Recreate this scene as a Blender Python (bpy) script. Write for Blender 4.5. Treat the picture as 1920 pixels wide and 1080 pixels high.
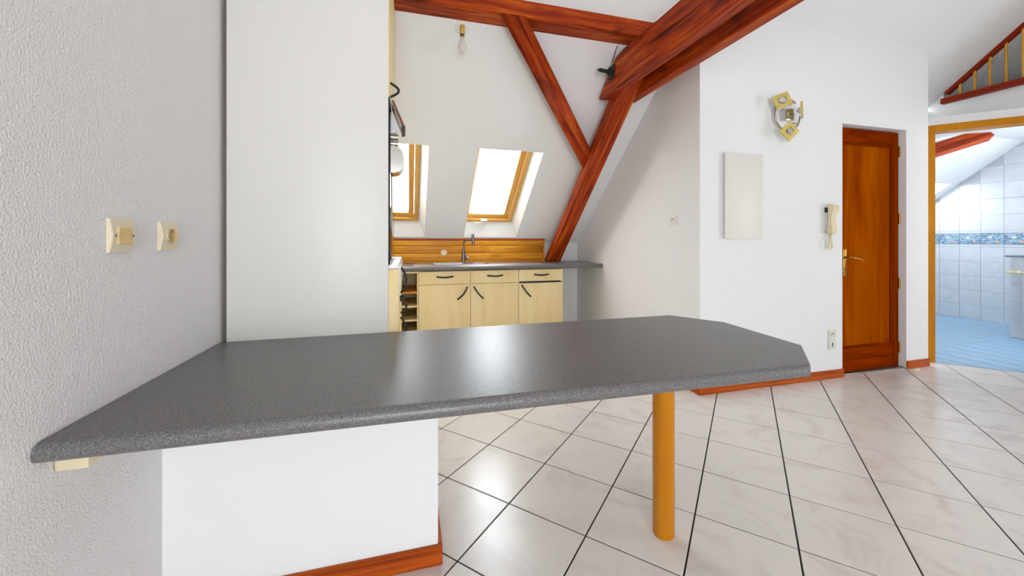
import bpy, bmesh, math, random
from mathutils import Vector, Matrix
random.seed(7)
for o in list(bpy.data.objects): bpy.data.objects.remove(o, do_unlink=True)
scene = bpy.context.scene
C = scene.collection
R = math.radians

# ---------------------------------------------------------------- camera
HC = 1.10; FPX = 718.0; CY = 449.4; TH = R(15.25)
cam_d = bpy.data.cameras.new('camera'); cam = bpy.data.objects.new('camera', cam_d); C.objects.link(cam)
cam.location = (0, 0, HC); cam.rotation_euler = (R(90), 0, -TH)
cam_d.sensor_width = 36; cam_d.lens = FPX/1920*36; cam_d.shift_y = -(540-CY)/1920
cam_d.clip_start = .02; cam_d.clip_end = 200
scene.camera = cam
# ---------------------------------------------------------------- sky, light, exposure
scene.view_settings.view_transform = 'Standard'; scene.view_settings.look = 'None'
scene.view_settings.gamma = 1; scene.view_settings.use_curve_mapping = False
scene.view_settings.exposure = -0.32
SKY = 19.0
w = bpy.data.worlds.new('overcast sky'); scene.world = w; w.use_nodes = True
bg = w.node_tree.nodes['Background']; bg.inputs[0].default_value = (0.90, 0.95, 1.0, 1); bg.inputs[1].default_value = SKY

def area(name, loc, direction, sx, sy, power, col=(1, 1, 1)):
    l = bpy.data.lights.new(name, 'AREA'); l.shape = 'RECTANGLE'; l.size = sx; l.size_y = sy
    l.energy = power; l.color = col
    o = bpy.data.objects.new(name, l); C.objects.link(o); o.location = loc
    o.rotation_euler = Vector(direction).to_track_quat('-Z', 'Y').to_euler()
    return o
# portals: they only guide the sky light through the real openings
SLN = (0, math.sin(R(39.76)), math.cos(R(39.76)))
def portal(name, loc, direction, sx, sy):
    o = area(name, loc, direction, sx, sy, 1); o.data.cycles.is_portal = True
portal('window_rear_offscreen', (.05, -3.11, 1.075), (0, 1, 0), 1.1, 1.85)
portal('window_right_offscreen', (5.91, -1.0, 1.075), (-1, 0, 0), .8, 1.85)
for xc in (0.855, -0.17):
    portal('kitchen_skylight_sky', (xc, 3.86+.10, 1.62+.13), tuple(-v for v in SLN), .5, .95)
portal('bathroom_skylight_sky', (7.08, 3.91, 1.90), (0, -.619, -.785), .75, .62)

# ---------------------------------------------------------------- materials
def lin(r, g, b):
    f = lambda c: ((c/255+.055)/1.055)**2.4 if c/255 > .04045 else c/255/12.92
    return (f(r), f(g), f(b), 1)
M = {}
class NT:
    def __init__(s, name):
        s.m = bpy.data.materials.new(name); s.m.use_nodes = True; s.t = s.m.node_tree
        s.b = s.t.nodes['Principled BSDF']; M[name] = s.m
    def n(s, typ, **kw):
        x = s.t.nodes.new(typ)
        for k, v in kw.items():
            if k in x.inputs: x.inputs[k].default_value = v
            else: setattr(x, k, v)
        return x
    def l(s, a, b): s.t.links.new(a, b)
    def coords(s, scale=(1, 1, 1), world=False, rnd=True):
        if world:
            src = s.n('ShaderNodeNewGeometry').outputs['Position']
        else:
            src = s.n('ShaderNodeTexCoord').outputs['Object']
        mp = s.n('ShaderNodeMapping'); mp.inputs['Scale'].default_value = scale
        s.l(src, mp.inputs['Vector'])
        if rnd:
            oi = s.n('ShaderNodeObjectInfo'); mul = s.n('ShaderNodeMath', operation='MULTIPLY'); mul.inputs[1].default_value = 37.0
            s.l(oi.outputs['Random'], mul.inputs[0])
            cb = s.n('ShaderNodeCombineXYZ')
            for i in range(3): s.l(mul.outputs[0], cb.inputs[i])
            s.l(cb.outputs[0], mp.inputs['Location'])
        return mp.outputs['Vector']
    def ramp(s, fac, stops):
        r = s.n('ShaderNodeValToRGB'); e = r.color_ramp.elements
        while len(e) < len(stops): e.new(.5)
        for i, (p, c) in enumerate(stops): e[i].position = p; e[i].color = c
        s.l(fac, r.inputs[0]); return r.outputs[0]
    def bump(s, fac, strength, dist):
        b = s.n('ShaderNodeBump'); b.inputs['Strength'].default_value = strength; b.inputs['Distance'].default_value = dist
        s.l(fac, b.inputs['Height']); s.l(b.outputs[0], s.b.inputs['Normal'])
    def base(s, col, rough=.5, metal=0, spec=.5):
        s.b.inputs['Base Color'].default_value = col; s.b.inputs['Roughness'].default_value = rough
        s.b.inputs['Metallic'].default_value = metal; s.b.inputs['Specular IOR Level'].default_value = spec

def plain(name, rgb, rough=.5, metal=0, spec=.5):
    k = NT(name); k.base(lin(*rgb), rough, metal, spec); return k.m
def plaster(name, rgb, scale, strength, dist, rough=.9):
    k = NT(name); k.base(lin(*rgb), rough, 0, .25)
    v = k.coords(world=True, rnd=False)
    n1 = k.n('ShaderNodeTexNoise', Scale=scale, Detail=3.0, Roughness=.55); k.l(v, n1.inputs['Vector'])
    k.bump(n1.outputs['Fac'], strength, dist); return k.m
plaster('plaster_rough', (235, 232, 230), 190, .8, .006)
plaster('plaster_fine', (240, 239, 238), 260, .22, .002)
plaster('plaster_smooth', (240, 240, 239), 300, .05, .001)
plaster('plaster_roof', (241, 241, 240), 90, .14, .003)

def wood(name, stops, grain=(1.2, 22, 22), rough=.38, knots=0.0, bump=.12, spec=.5, coat=0.0):
    k = NT(name); k.base((1, 1, 1, 1), rough, 0, spec)
    v = k.coords(grain)
    n1 = k.n('ShaderNodeTexNoise', Scale=1.0, Detail=6.0, Roughness=.62, Distortion=.6); k.l(v, n1.inputs['Vector'])
    col = k.ramp(n1.outputs['Fac'], stops)
    if knots:
        v2 = k.coords((3.0, 8, 8))
        n2 = k.n('ShaderNodeTexNoise', Scale=1.0, Detail=2.0); k.l(v2, n2.inputs['Vector'])
        f = k.ramp(n2.outputs['Fac'], [(.60, (0, 0, 0, 1)), (.76, (1, 1, 1, 1))])
        mx = k.n('ShaderNodeMix', data_type='RGBA'); mul = k.n('ShaderNodeMath', operation='MULTIPLY'); mul.inputs[1].default_value = knots
        k.l(f, mul.inputs[0]); k.l(mul.outputs[0], mx.inputs[0]); k.l(col, mx.inputs[6]); mx.inputs[7].default_value = tuple(x*.25 for x in stops[0][1][:3])+(1,)
        col = mx.outputs[2]
    k.l(col, k.b.inputs['Base Color']); k.bump(n1.outputs['Fac'], bump, .004)
    k.b.inputs['Coat Weight'].default_value = coat; k.b.inputs['Coat Roughness'].default_value = .25
    return k.m
wood('beam_wood', [(.30, lin(70, 14, 2)), (.42, lin(138, 40, 3)), (.56, lin(176, 64, 6)), (.72, lin(214, 116, 30))], (1.8, 26, 26), .5, .8, .4, .2)
wood('baseboard_wood', [(.3, lin(130, 46, 5)), (.5, lin(180, 78, 12)), (.75, lin(204, 106, 30))], (1.6, 40, 40), .42, 0, .1, .2)
wood('rail_wood', [(.3, lin(118, 24, 4)), (.7, lin(156, 46, 8))], (1.5, 30, 30), .45, 0, .1, .2)
wood('door_wood', [(.3, lin(128, 48, 0)), (.5, lin(154, 68, 0)), (.75, lin(172, 88, 8))], (5, 5, .7), .5, 0, .03, .0)
wood('door_rail_wood', [(.3, lin(104, 30, 0)), (.7, lin(146, 54, 2))], (2, 14, 14), .5, 0, .03, .0)
wood('door_stile_wood', [(.3, lin(112, 34, 0)), (.7, lin(150, 58, 2))], (14, 14, 1.2), .5, 0, .03, .0)
wood('frame_wood', [(.3, lin(190, 118, 0)), (.7, lin(212, 142, 8))], (10, 10, 1), .45, 0, .05, .2)
wood('leg_wood', [(.3, lin(194, 116, 0)), (.7, lin(214, 142, 14))], (9, 9, .8), .38, 0, .03, .3)
wood('baluster_wood', [(.3, lin(196, 138, 40)), (.7, lin(222, 170, 70))], (20, 20, 2), .4, 0, .03)
wood('maple', [(.25, lin(234, 206, 146)), (.5, lin(242, 218, 162)), (.75, lin(246, 226, 178))], (9, 9, 1.1), .42, 0, .01, .3)
wood('pine_board', [(.25, lin(150, 82, 6)), (.42, lin(204, 130, 24)), (.6, lin(224, 154, 40)), (.8, lin(234, 172, 64))], (2.2, 60, 60), .42, .45, .1, .3)
wood('window_pine', [(.3, lin(206, 148, 56)), (.7, lin(232, 186, 104))], (2, 30, 30), .4, 0, .05)
wood('cleat_wood', [(.3, lin(222, 206, 172)), (.7, lin(236, 224, 196))], (2, 20, 20), .6, 0, .05)
wood('bulb_holder_wood', [(.3, lin(200, 158, 60)), (.7, lin(224, 186, 96))], (10, 10, 2), .4)
wood('lamp_wood', [(.3, lin(206, 184, 92)), (.7, lin(228, 208, 128))], (4, 24, 24), .35)

def tilemat():
    k = NT('floor_tile'); k.base((1, 1, 1, 1), .22, 0, .5)
    v = k.coords((1, 1, 1), world=True)
    n1 = k.n('ShaderNodeTexNoise', Scale=3.2, Detail=5.0, Roughness=.6, Distortion=1.6); k.l(v, n1.inputs['Vector'])
    c = k.ramp(n1.outputs['Fac'], [(.32, lin(220, 209, 200)), (.5, lin(232, 225, 218)), (.62, lin(234, 226, 216)), (.75, lin(229, 223, 220))])
    k.l(c, k.b.inputs['Base Color'])
    n2 = k.n('ShaderNodeTexNoise', Scale=9.0, Detail=3.0); k.l(v, n2.inputs['Vector'])
    k.l(k.ramp(n2.outputs['Fac'], [(.3, (.2, .2, .2, 1)), (.7, (.25, .25, .25, 1))]), k.b.inputs['Roughness'])
tilemat()
plain('grout_dark', (44, 38, 35), .9)
def laminate(nm='laminate_black', d=1.0):
    k = NT(nm); k.base((1, 1, 1, 1), .36, 0, .5)
    v = k.coords((1, 1, 1), rnd=False)
    n1 = k.n('ShaderNodeTexVoronoi', Scale=800.0); k.l(v, n1.inputs['Vector'])
    bw_ = k.n('ShaderNodeSeparateColor'); k.l(n1.outputs['Color'], bw_.inputs[0])
    c = k.ramp(bw_.outputs[0], [(.0, lin(58*d, 57*d, 57*d)), (.6, lin(78*d, 76*d, 75*d)), (1.0, lin(108*d, 106*d, 104*d))])
    k.l(c, k.b.inputs['Base Color'])
laminate('laminate_black', 1.36)
plain('white_laminate', (226, 223, 217), .4)
plain('black_plastic', (22, 20, 22), .35)
plain('black_glass', (8, 8, 12), .06)
plain('black_iron', (24, 20, 22), .55)
plain('white_enamel', (236, 237, 238), .2)
plain('white_plastic', (238, 237, 232), .35)
plain('panel_cream', (231, 228, 219), .45)
plain('cream_plastic', (230, 216, 176), .4)
plain('ivory_plastic', (226, 212, 184), .4)
plain('rocker_yellow', (220, 190, 122), .4)
plain('slot_dark', (48, 34, 22), .6)  # dark colour painted in for the shade inside small openings
plain('brass', (178, 132, 44), .28, 1.0)
plain('sill_metal', (150, 150, 142), .35, 1.0)
plain('chrome', (215, 212, 206), .12, 1.0)
plain('nickel', (168, 158, 146), .3, 1.0)
plain('faucet_metal', (128, 118, 116), .28, 1.0)
plain('visor_brown', (112, 62, 48), .3)
def steel():
    k = NT('stainless'); k.base(lin(198, 198, 200), .22, 1.0)
    v = k.coords((4, 300, 4), rnd=False); n = k.n('ShaderNodeTexNoise', Scale=1.0, Detail=2.0); k.l(v, n.inputs['Vector'])
    k.l(k.ramp(n.outputs['Fac'], [(.3, (.32, .32, .32, 1)), (.7, (.45, .45, .45, 1))]), k.b.inputs['Roughness'])
steel()
def glass(name, tint, ior=1.45, mixmin=.03):
    k = NT(name); t = k.t
    tr = k.n('ShaderNodeBsdfTransparent'); tr.inputs[0].default_value = tint
    gl = k.n('ShaderNodeBsdfGlossy'); gl.inputs['Roughness'].default_value = .02
    mx = k.n('ShaderNodeMixShader'); mx.inputs[0].default_value = .05; k.l(tr.outputs[0], mx.inputs[1]); k.l(gl.outputs[0], mx.inputs[2])
    k.l(mx.outputs[0], t.nodes['Material Output'].inputs['Surface'])
glass('window_glass', (.95, .97, .98, 1))
def bulbglass():
    k = NT('bulb_glass'); k.base(lin(236, 230, 228), .12, 0, .5); k.b.inputs['Alpha'].default_value = .45
bulbglass()
def bathtile(name, rgb, rough=.12):
    k = NT(name); k.base(lin(*rgb), rough)
    v = k.coords((1, 1, 1), world=True); n = k.n('ShaderNodeTexNoise', Scale=7.0, Detail=3.0, Distortion=1.2); k.l(v, n.inputs['Vector'])
    c = lin(*rgb); k.l(k.ramp(n.outputs['Fac'], [(.35, tuple(x*.93 for x in c[:3])+(1,)), (.65, c)]), k.b.inputs['Base Color'])
    k.bump(n.outputs['Fac'], .12, .004)
bathtile('bath_tile', (234, 236, 240))
bathtile('bath_floor_tile', (150, 190, 222), .25)
plain('bath_grout', (204, 208, 214), .8)
plain('bath_floor_grout', (52, 72, 96), .8)
plain('ledge_grey', (142, 154, 160), .3)
plain('motif_white', (238, 236, 234), .3)
plain('motif_shell', (226, 178, 168), .3)
plain('towel_blue', (112, 186, 226), .8)
def decor():
    k = NT('border_decor'); k.base((1, 1, 1, 1), .15)
    v = k.coords((1, 9, 30), rnd=True)
    n = k.n('ShaderNodeTexNoise', Scale=1.2, Detail=3.0, Distortion=1.5); k.l(v, n.inputs['Vector'])
    c = k.ramp(n.outputs['Fac'], [(.25, lin(96, 92, 150)), (.38, lin(70, 160, 176)), (.5, lin(206, 214, 226)), (.56, lin(60, 130, 168)), (.66, lin(150, 120, 160)), (.8, lin(110, 170, 190))])
    k.l(c, k.b.inputs['Base Color'])
decor()

# ---------------------------------------------------------------- helpers
def P_h(x, y, z):
    u = (x-960)/FPX; v = (CY-y)/FPX
    return Vector((u*math.cos(TH)+math.sin(TH), -u*math.sin(TH)+math.cos(TH), v))
def link(name, me, mat, parent=None, loc=(0, 0, 0), mtx=None):
    o = bpy.data.objects.new(name, me); C.objects.link(o)
    if mat and not me.materials: me.materials.append(M[mat])
    o.matrix_basis = mtx if mtx is not None else Matrix.Translation(loc)
    if parent is not None: par(o, parent)
    return o
WM = {}
def world(o):
    m = o.matrix_basis
    if o.parent: m = world(o.parent) @ o.matrix_parent_inverse @ m
    return m
def par(o, p):
    o.parent = p; o.matrix_parent_inverse = world(p).inverted()
def bm_mesh(bm, name, smooth=False):
    bmesh.ops.recalc_face_normals(bm, faces=bm.faces)
    me = bpy.data.meshes.new(name); bm.to_mesh(me); bm.free()
    if smooth:
        for p in me.polygons: p.use_smooth = True
        me.set_sharp_from_angle(angle=R(40))
    return me
def box_bm(bm, x0, x1, y0, y1, z0, z1):
    vs = [bm.verts.new((x, y, z)) for x in (x0, x1) for y in (y0, y1) for z in (z0, z1)]
    for f in ((0, 1, 3, 2), (4, 6, 7, 5), (0, 4, 5, 1), (2, 3, 7, 6), (0, 2, 6, 4), (1, 5, 7, 3)):
        bm.faces.new([vs[i] for i in f])
    return vs
def box(name, x0, x1, y0, y1, z0, z1, mat, parent=None, bev=0.0, seg=2):
    c = Vector(((x0+x1)/2, (y0+y1)/2, (z0+z1)/2)); bm = bmesh.new()
    box_bm(bm, x0-c.x, x1-c.x, y0-c.y, y1-c.y, z0-c.z, z1-c.z)
    if bev: bmesh.ops.bevel(bm, geom=list(bm.edges), offset=bev, segments=seg, affect='EDGES', profile=.5)
    return link(name, bm_mesh(bm, name, bev > 0), mat, parent, c)
def boxes(name, lst, mat, parent=None):
    bm = bmesh.new(); c = Vector(((lst[0][0]+lst[0][1])/2, (lst[0][2]+lst[0][3])/2, lst[0][4]))
    for b in lst: box_bm(bm, b[0]-c.x, b[1]-c.x, b[2]-c.y, b[3]-c.y, b[4]-c.z, b[5]-c.z)
    return link(name, bm_mesh(bm, name), mat, parent, c)
def beam(name, p0, p1, wid, dep, mat, parent=None, up=(0, 0, 1), bev=.006, ends=None):
    """box along p0->p1 (centre line); wid across, dep along 'up'."""
    p0 = Vector(p0); p1 = Vector(p1); d = (p1-p0); L = d.length; x = d.normalized()
    y = Vector(up).cross(x).normalized(); z = x.cross(y)
    m = Matrix((x, y, z)).transposed().to_4x4(); m.translation = (p0+p1)/2
    bm = bmesh.new(); box_bm(bm, -L/2, L/2, -wid/2, wid/2, -dep/2, dep/2)
    if bev: bmesh.ops.bevel(bm, geom=list(bm.edges), offset=bev, segments=2, affect='EDGES')
    return link(name, bm_mesh(bm, name, bev > 0), mat, parent, mtx=m)
def prism(name, pts, ext, mat, parent=None, bev=0, smooth=False):
    """pts: planar polygon (3D), ext: extrusion vector"""
    c = sum((Vector(p) for p in pts), Vector())/len(pts); e = Vector(ext); bm = bmesh.new()
    a = [bm.verts.new(Vector(p)-c) for p in pts]; b = [bm.verts.new(Vector(p)-c+e) for p in pts]
    bm.faces.new(a); bm.faces.new(b[::-1]); n = len(pts)
    for i in range(n): bm.faces.new((a[i], a[(i+1) % n], b[(i+1) % n], b[i]))
    if bev: bmesh.ops.bevel(bm, geom=list(bm.edges), offset=bev, segments=2, affect='EDGES')
    return link(name, bm_mesh(bm, name, smooth or bev > 0), mat, parent, c)
def lathe(name, prof, mat, parent=None, base=(0, 0, 0), axis=(0, 0, 1), seg=24):
    bm = bmesh.new(); rings = []
    for r, z in prof:
        if r < 1e-6: rings.append([bm.verts.new((0, 0, z))])
        else: rings.append([bm.verts.new((r*math.cos(2*math.pi*i/seg), r*math.sin(2*math.pi*i/seg), z)) for i in range(seg)])
    for a, b in zip(rings, rings[1:]):
        for i in range(seg):
            j = (i+1) % seg
            if len(a) == 1 and len(b) == 1: continue
            if len(a) == 1: bm.faces.new((a[0], b[j], b[i]))
            elif len(b) == 1: bm.faces.new((a[i], a[j], b[0]))
            else: bm.faces.new((a[i], a[j], b[j], b[i]))
    m = Vector(axis).to_track_quat('Z', 'Y').to_matrix().to_4x4(); m.translation = Vector(base)
    return link(name, bm_mesh(bm, name, True), mat, parent, mtx=m)
def cyl(name, p0, p1, r, mat, parent=None, seg=20, bev=0.0):
    p0 = Vector(p0); p1 = Vector(p1); L = (p1-p0).length; b = bev or min(r, L)*.08
    return lathe(name, [(0, 0), (r-b, 0), (r, b), (r, L-b), (r-b, L), (0, L)], mat, parent, p0, (p1-p0), seg)
def tube(name, pts, r, mat, parent=None, seg=10, closed=False, flat=1.0):
    pts = [Vector(p) for p in pts]; c = sum(pts, Vector())/len(pts); bm = bmesh.new(); rings = []; n = len(pts); prev = None
    for i, p in enumerate(pts):
        if closed: d = pts[(i+1) % n]-pts[i-1]
        else: d = pts[min(i+1, n-1)]-pts[max(i-1, 0)]
        d.normalize()
        if prev is None:
            a = d.orthogonal().normalized()
        else:
            a = (prev-d*prev.dot(d)).normalized()
        prev = a; b = d.cross(a); rr = r[i] if isinstance(r, (list, tuple)) else r
        rings.append([bm.verts.new(p-c+a*rr*math.cos(2*math.pi*k/seg)+b*rr*flat*math.sin(2*math.pi*k/seg)) for k in range(seg)])
    for i in range(n if closed else n-1):
        A, B = rings[i], rings[(i+1) % n]
        for k in range(seg): bm.faces.new((A[k], A[(k+1) % seg], B[(k+1) % seg], B[k]))
    if not closed: bm.faces.new(rings[0]); bm.faces.new(rings[-1][::-1])
    return link(name, bm_mesh(bm, name, True), mat, parent, c)
def arc(p0, p1, bow, n=12):
    p0 = Vector(p0); p1 = Vector(p1); b = Vector(bow)
    return [p0.lerp(p1, i/n)+b*math.sin(math.pi*i/n) for i in range(n+1)]
def thing(name, label, cat, loc, group=None):
    o = bpy.data.objects.new(name, None); C.objects.link(o); o.matrix_basis = Matrix.Translation(loc); o.empty_display_size = .05
    return tag(o, label, cat, group)
def tag(o, label, cat, group=None):
    o['label'] = label; o['category'] = cat
    if group: o['group'] = group
    return o
def struct(o, label=None, cat=None):
    o['kind'] = 'structure'
    if label: o['label'] = label
    if cat: o['category'] = cat
    return o
def sroot(name, loc, label=None, cat=None):
    o = bpy.data.objects.new(name, None); C.objects.link(o); o.matrix_basis = Matrix.Translation(loc); o.empty_display_size = .05
    return struct(o, label, cat)

# ================================================================ SETTING
SL = .832                                        # roof pitch (rise per metre towards the room)
def roof_z(y): return 1.06+(4.31-y)*SL
XL, XK, YW, YB = -.68, 2.0, 2.27, 4.31            # left wall, kitchen side wall, door wall, knee wall
# --- floor: dark bedding with diagonal tiles
fl = struct(box('floor', XL-.1, 5.9, -3.1, 4.4, -.10, -.0035, 'grout_dark'), 'pale beige stone tile floor laid diagonally with thin dark joints', 'floor')
ta = R(43.41); pit = .335; oa = .172; ob = 1.358
A2 = Vector((math.cos(ta), math.sin(ta))); N2 = Vector((-A2.y, A2.x))
def in_room(x, y, m=0.0):
    if x < XL-m or y < -3-m or y > YB+m or x > 5.75+m: return False
    if x > XK+m and y > YW+.02+m and not (3.3 < x < 4.2 and y < 2.4): return (x-4.551)+(y-2.306) < .07 and x > 4.3 and y < 2.5
    return (x-4.551)+(y-2.306) < .07+m
bm = bmesh.new(); hs = (pit-.006)/2; box_bm(bm, -hs, hs, -hs, hs, -.0045, 0)
bmesh.ops.bevel(bm, geom=[e for e in bm.edges if all(v.co.z > -.001 for v in e.verts)], offset=.0012, segments=1, affect='EDGES')
tile_me = bm_mesh(bm, 'tile'); tile_me.materials.append(M['floor_tile'])
def clip_poly(poly, p, n):
    """keep the part of a 2D polygon where (q-p).n <= 0"""
    out = []
    for i, q in enumerate(poly):
        r = poly[(i+1) % len(poly)]; a = (q-p).dot(n); b = (r-p).dot(n)
        if a <= 0: out.append(q)
        if a*b < 0: out.append(q+(r-q)*(a/(a-b)))
    return out
ba = R(-45.5); BD = Vector((math.cos(ba), math.sin(ba), 0)); BN = Vector((-BD.y, BD.x, 0))   # bathroom wall line; BN points into the bathroom
BP = Vector((4.551, 2.306, 0)); B2, BN2 = BP.to_2d(), BN.to_2d()
cells = []
for i in range(-30, 30):
    for j in range(-30, 30):
        c = A2*(ob+(i+.5)*pit)+N2*(oa+(j+.5)*pit)
        if any(in_room(c.x+dx, c.y+dy) for dx in (-.16, 0, .16) for dy in (-.16, 0, .16)) and in_room(c.x, c.y, .24):
            d = c.x*math.sin(TH)+c.y*math.cos(TH)
            vis = d > .55 and abs((c.x*math.cos(TH)-c.y*math.sin(TH))/d) < 1.75
            cells.append((0 if vis else 1, c.length, c))
cells.sort(key=lambda t: (t[0], t[1]))
rest = []
for k, (v, dd, c) in enumerate(cells):
    m = Matrix.Rotation(ta, 4, 'Z'); m.translation = (c.x, c.y, 0)
    if k < 290:
        q = [c+A2*hs*a+N2*hs*b for a, b in ((-1, -1), (1, -1), (1, 1), (-1, 1))]
        if max((p-B2).dot(BN2) for p in q) > 0:
            q = clip_poly(q, B2, BN2)
            if len(q) > 2: prism('tile', [(p.x, p.y, -.0045) for p in q], (0, 0, .0045), 'floor_tile', fl)
        else: link('tile', tile_me, None, fl, mtx=m)
    elif (c-B2).dot(BN2) < 0: rest.append(m)
if rest:
    bm = bmesh.new()
    for m in rest:
        vs = box_bm(bm, -hs, hs, -hs, hs, -.0045, 0); bmesh.ops.transform(bm, matrix=m, verts=vs)
    o = link('tile_field', bm_mesh(bm, 'tile_field'), 'floor_tile', fl); o['kind'] = 'stuff'

# --- walls
struct(box('wall_left', XL-.12, XL, -3.0, YB+.1, 0, 4.4, 'plaster_rough'), 'off-white roughcast plaster wall carrying a light switch', 'wall')
struct(box('wall_kitchen_back', XL, XK, YB, YB+.12, 0, 1.06, 'plaster_fine'), 'low white knee wall behind the kitchen worktop', 'wall')
prism_pts = [(XK, YW+.1, 0), (XK, YB+.1, 0), (XK, YB+.1, roof_z(YB+.1)), (XK, YW+.1, roof_z(YW+.1))]
struct(prism('wall_kitchen_side', prism_pts, (.12, 0, 0), 'plaster_fine'), 'white textured plaster wall under the sloping roof beside the worktop', 'wall')
DX0, DX1, DZ = 3.37, 4.11, 2.035                  # door opening
def wpanel(x0, x1, z0):
    prism('wall_panel', [(x0, YW, z0), (x0, YW+.1, z0), (x0, YW+.1, roof_z(YW+.1)), (x0, YW, roof_z(YW))], (x1-x0, 0, 0), 'plaster_smooth', dw)
dw = sroot('wall_door', (XK, YW, 0), 'smooth white wall with the brown door and the wall lamp', 'wall')
wpanel(XK+.0, DX0, 0)
wpanel(DX0, DX1, DZ)
wpanel(DX1, 4.385, 0)
box('wall_panel', DX0-.1, 4.3, YW+.34, YW+.40, 0, 2.3, 'plaster_smooth', dw)
# half wall under the bar
struct(box('wall_half', XL, .10, 1.325, 1.60, 0, .675, 'plaster_smooth'), 'low white wall carrying the black bar top', 'wall')
# living room behind the camera
BX0, BX1, BZ0, BZ1 = -.5, .6, .15, 2.0           # assumed window behind the camera, out of view; placed to balance the light
struct(boxes('wall_back', [(XL-.1, 5.9, -3.1, -3.0, 0, BZ0), (XL-.1, 5.9, -3.1, -3.0, BZ1, 4.4), (XL-.1, BX0, -3.1, -3.0, BZ0, BZ1), (BX1, 5.9, -3.1, -3.0, BZ0, BZ1)], 'plaster_smooth'), 'white living room wall with an assumed window', 'wall')
RY0, RY1, RZ0, RZ1 = -1.4, -.6, .15, 2.0          # assumed tall side window, out of view; sized to light the left wall
struct(boxes('wall_far_right', [(5.8, 5.9, -3.0, 1.12, 0, RZ0), (5.8, 5.9, -3.0, 1.055, RZ1, 4.4), (5.8, 5.9, -3.0, RY0, RZ0, RZ1), (5.8, 5.9, RY1, 1.12, RZ0, RZ1)], 'plaster_smooth'), 'white side wall of the living room with an assumed tall window', 'wall')
# --- sloped ceiling with two skylight openings
W2 = (.60, 1.20, 3.305, 4.226); DXW = -1.025
ceil = sroot('ceiling', (1, 3, 2), 'white sloping attic ceiling with two skylights', 'ceiling')
NV = Vector(SLN)
def slope(x0, x1, y0, y1, mat='plaster_roof', nm='roof_panel', th=.05):
    return prism(nm, [(x0, y0, roof_z(y0)), (x1, y0, roof_z(y0)), (x1, y1, roof_z(y1)), (x0, y1, roof_z(y1))], NV*th, mat, ceil)
YR = .5                                           # ridge
bm = bmesh.new()
xs = [XL-.1, W2[0]+DXW, W2[1]+DXW, W2[0], W2[1], 4.42]; ys = [YR, W2[2], W2[3], YB+.1]
vg = {}
def gv(x, y, k):
    key = (round(x, 4), round(y, 4), k)
    if key not in vg: vg[key] = bm.verts.new(Vector((x, y, roof_z(y)))+NV*(.05*k))
    return vg[key]
for k in (0, 1):
    for i in range(5):
        for j in range(3):
            if j == 1 and i in (1, 3): continue
            bm.faces.new([gv(xs[i], ys[j], k), gv(xs[i+1], ys[j], k), gv(xs[i+1], ys[j+1], k), gv(xs[i], ys[j+1], k)])
for i in (1, 3):
    for a, b in (((xs[i], ys[1]), (xs[i+1], ys[1])), ((xs[i+1], ys[1]), (xs[i+1], ys[2])), ((xs[i+1], ys[2]), (xs[i], ys[2])), ((xs[i], ys[2]), (xs[i], ys[1]))):
        bm.faces.new([gv(*a, 0), gv(*b, 0), gv(*b, 1), gv(*a, 1)])
link('roof_panel', bm_mesh(bm, 'roof_panel'), 'plaster_roof', ceil)
slope(4.42, 8.2, YR, 2.66)
box('roof_panel', XL-.1, 8.2, -3.1, YR, roof_z(YR), roof_z(YR)+.05, 'plaster_roof', ceil)

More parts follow.
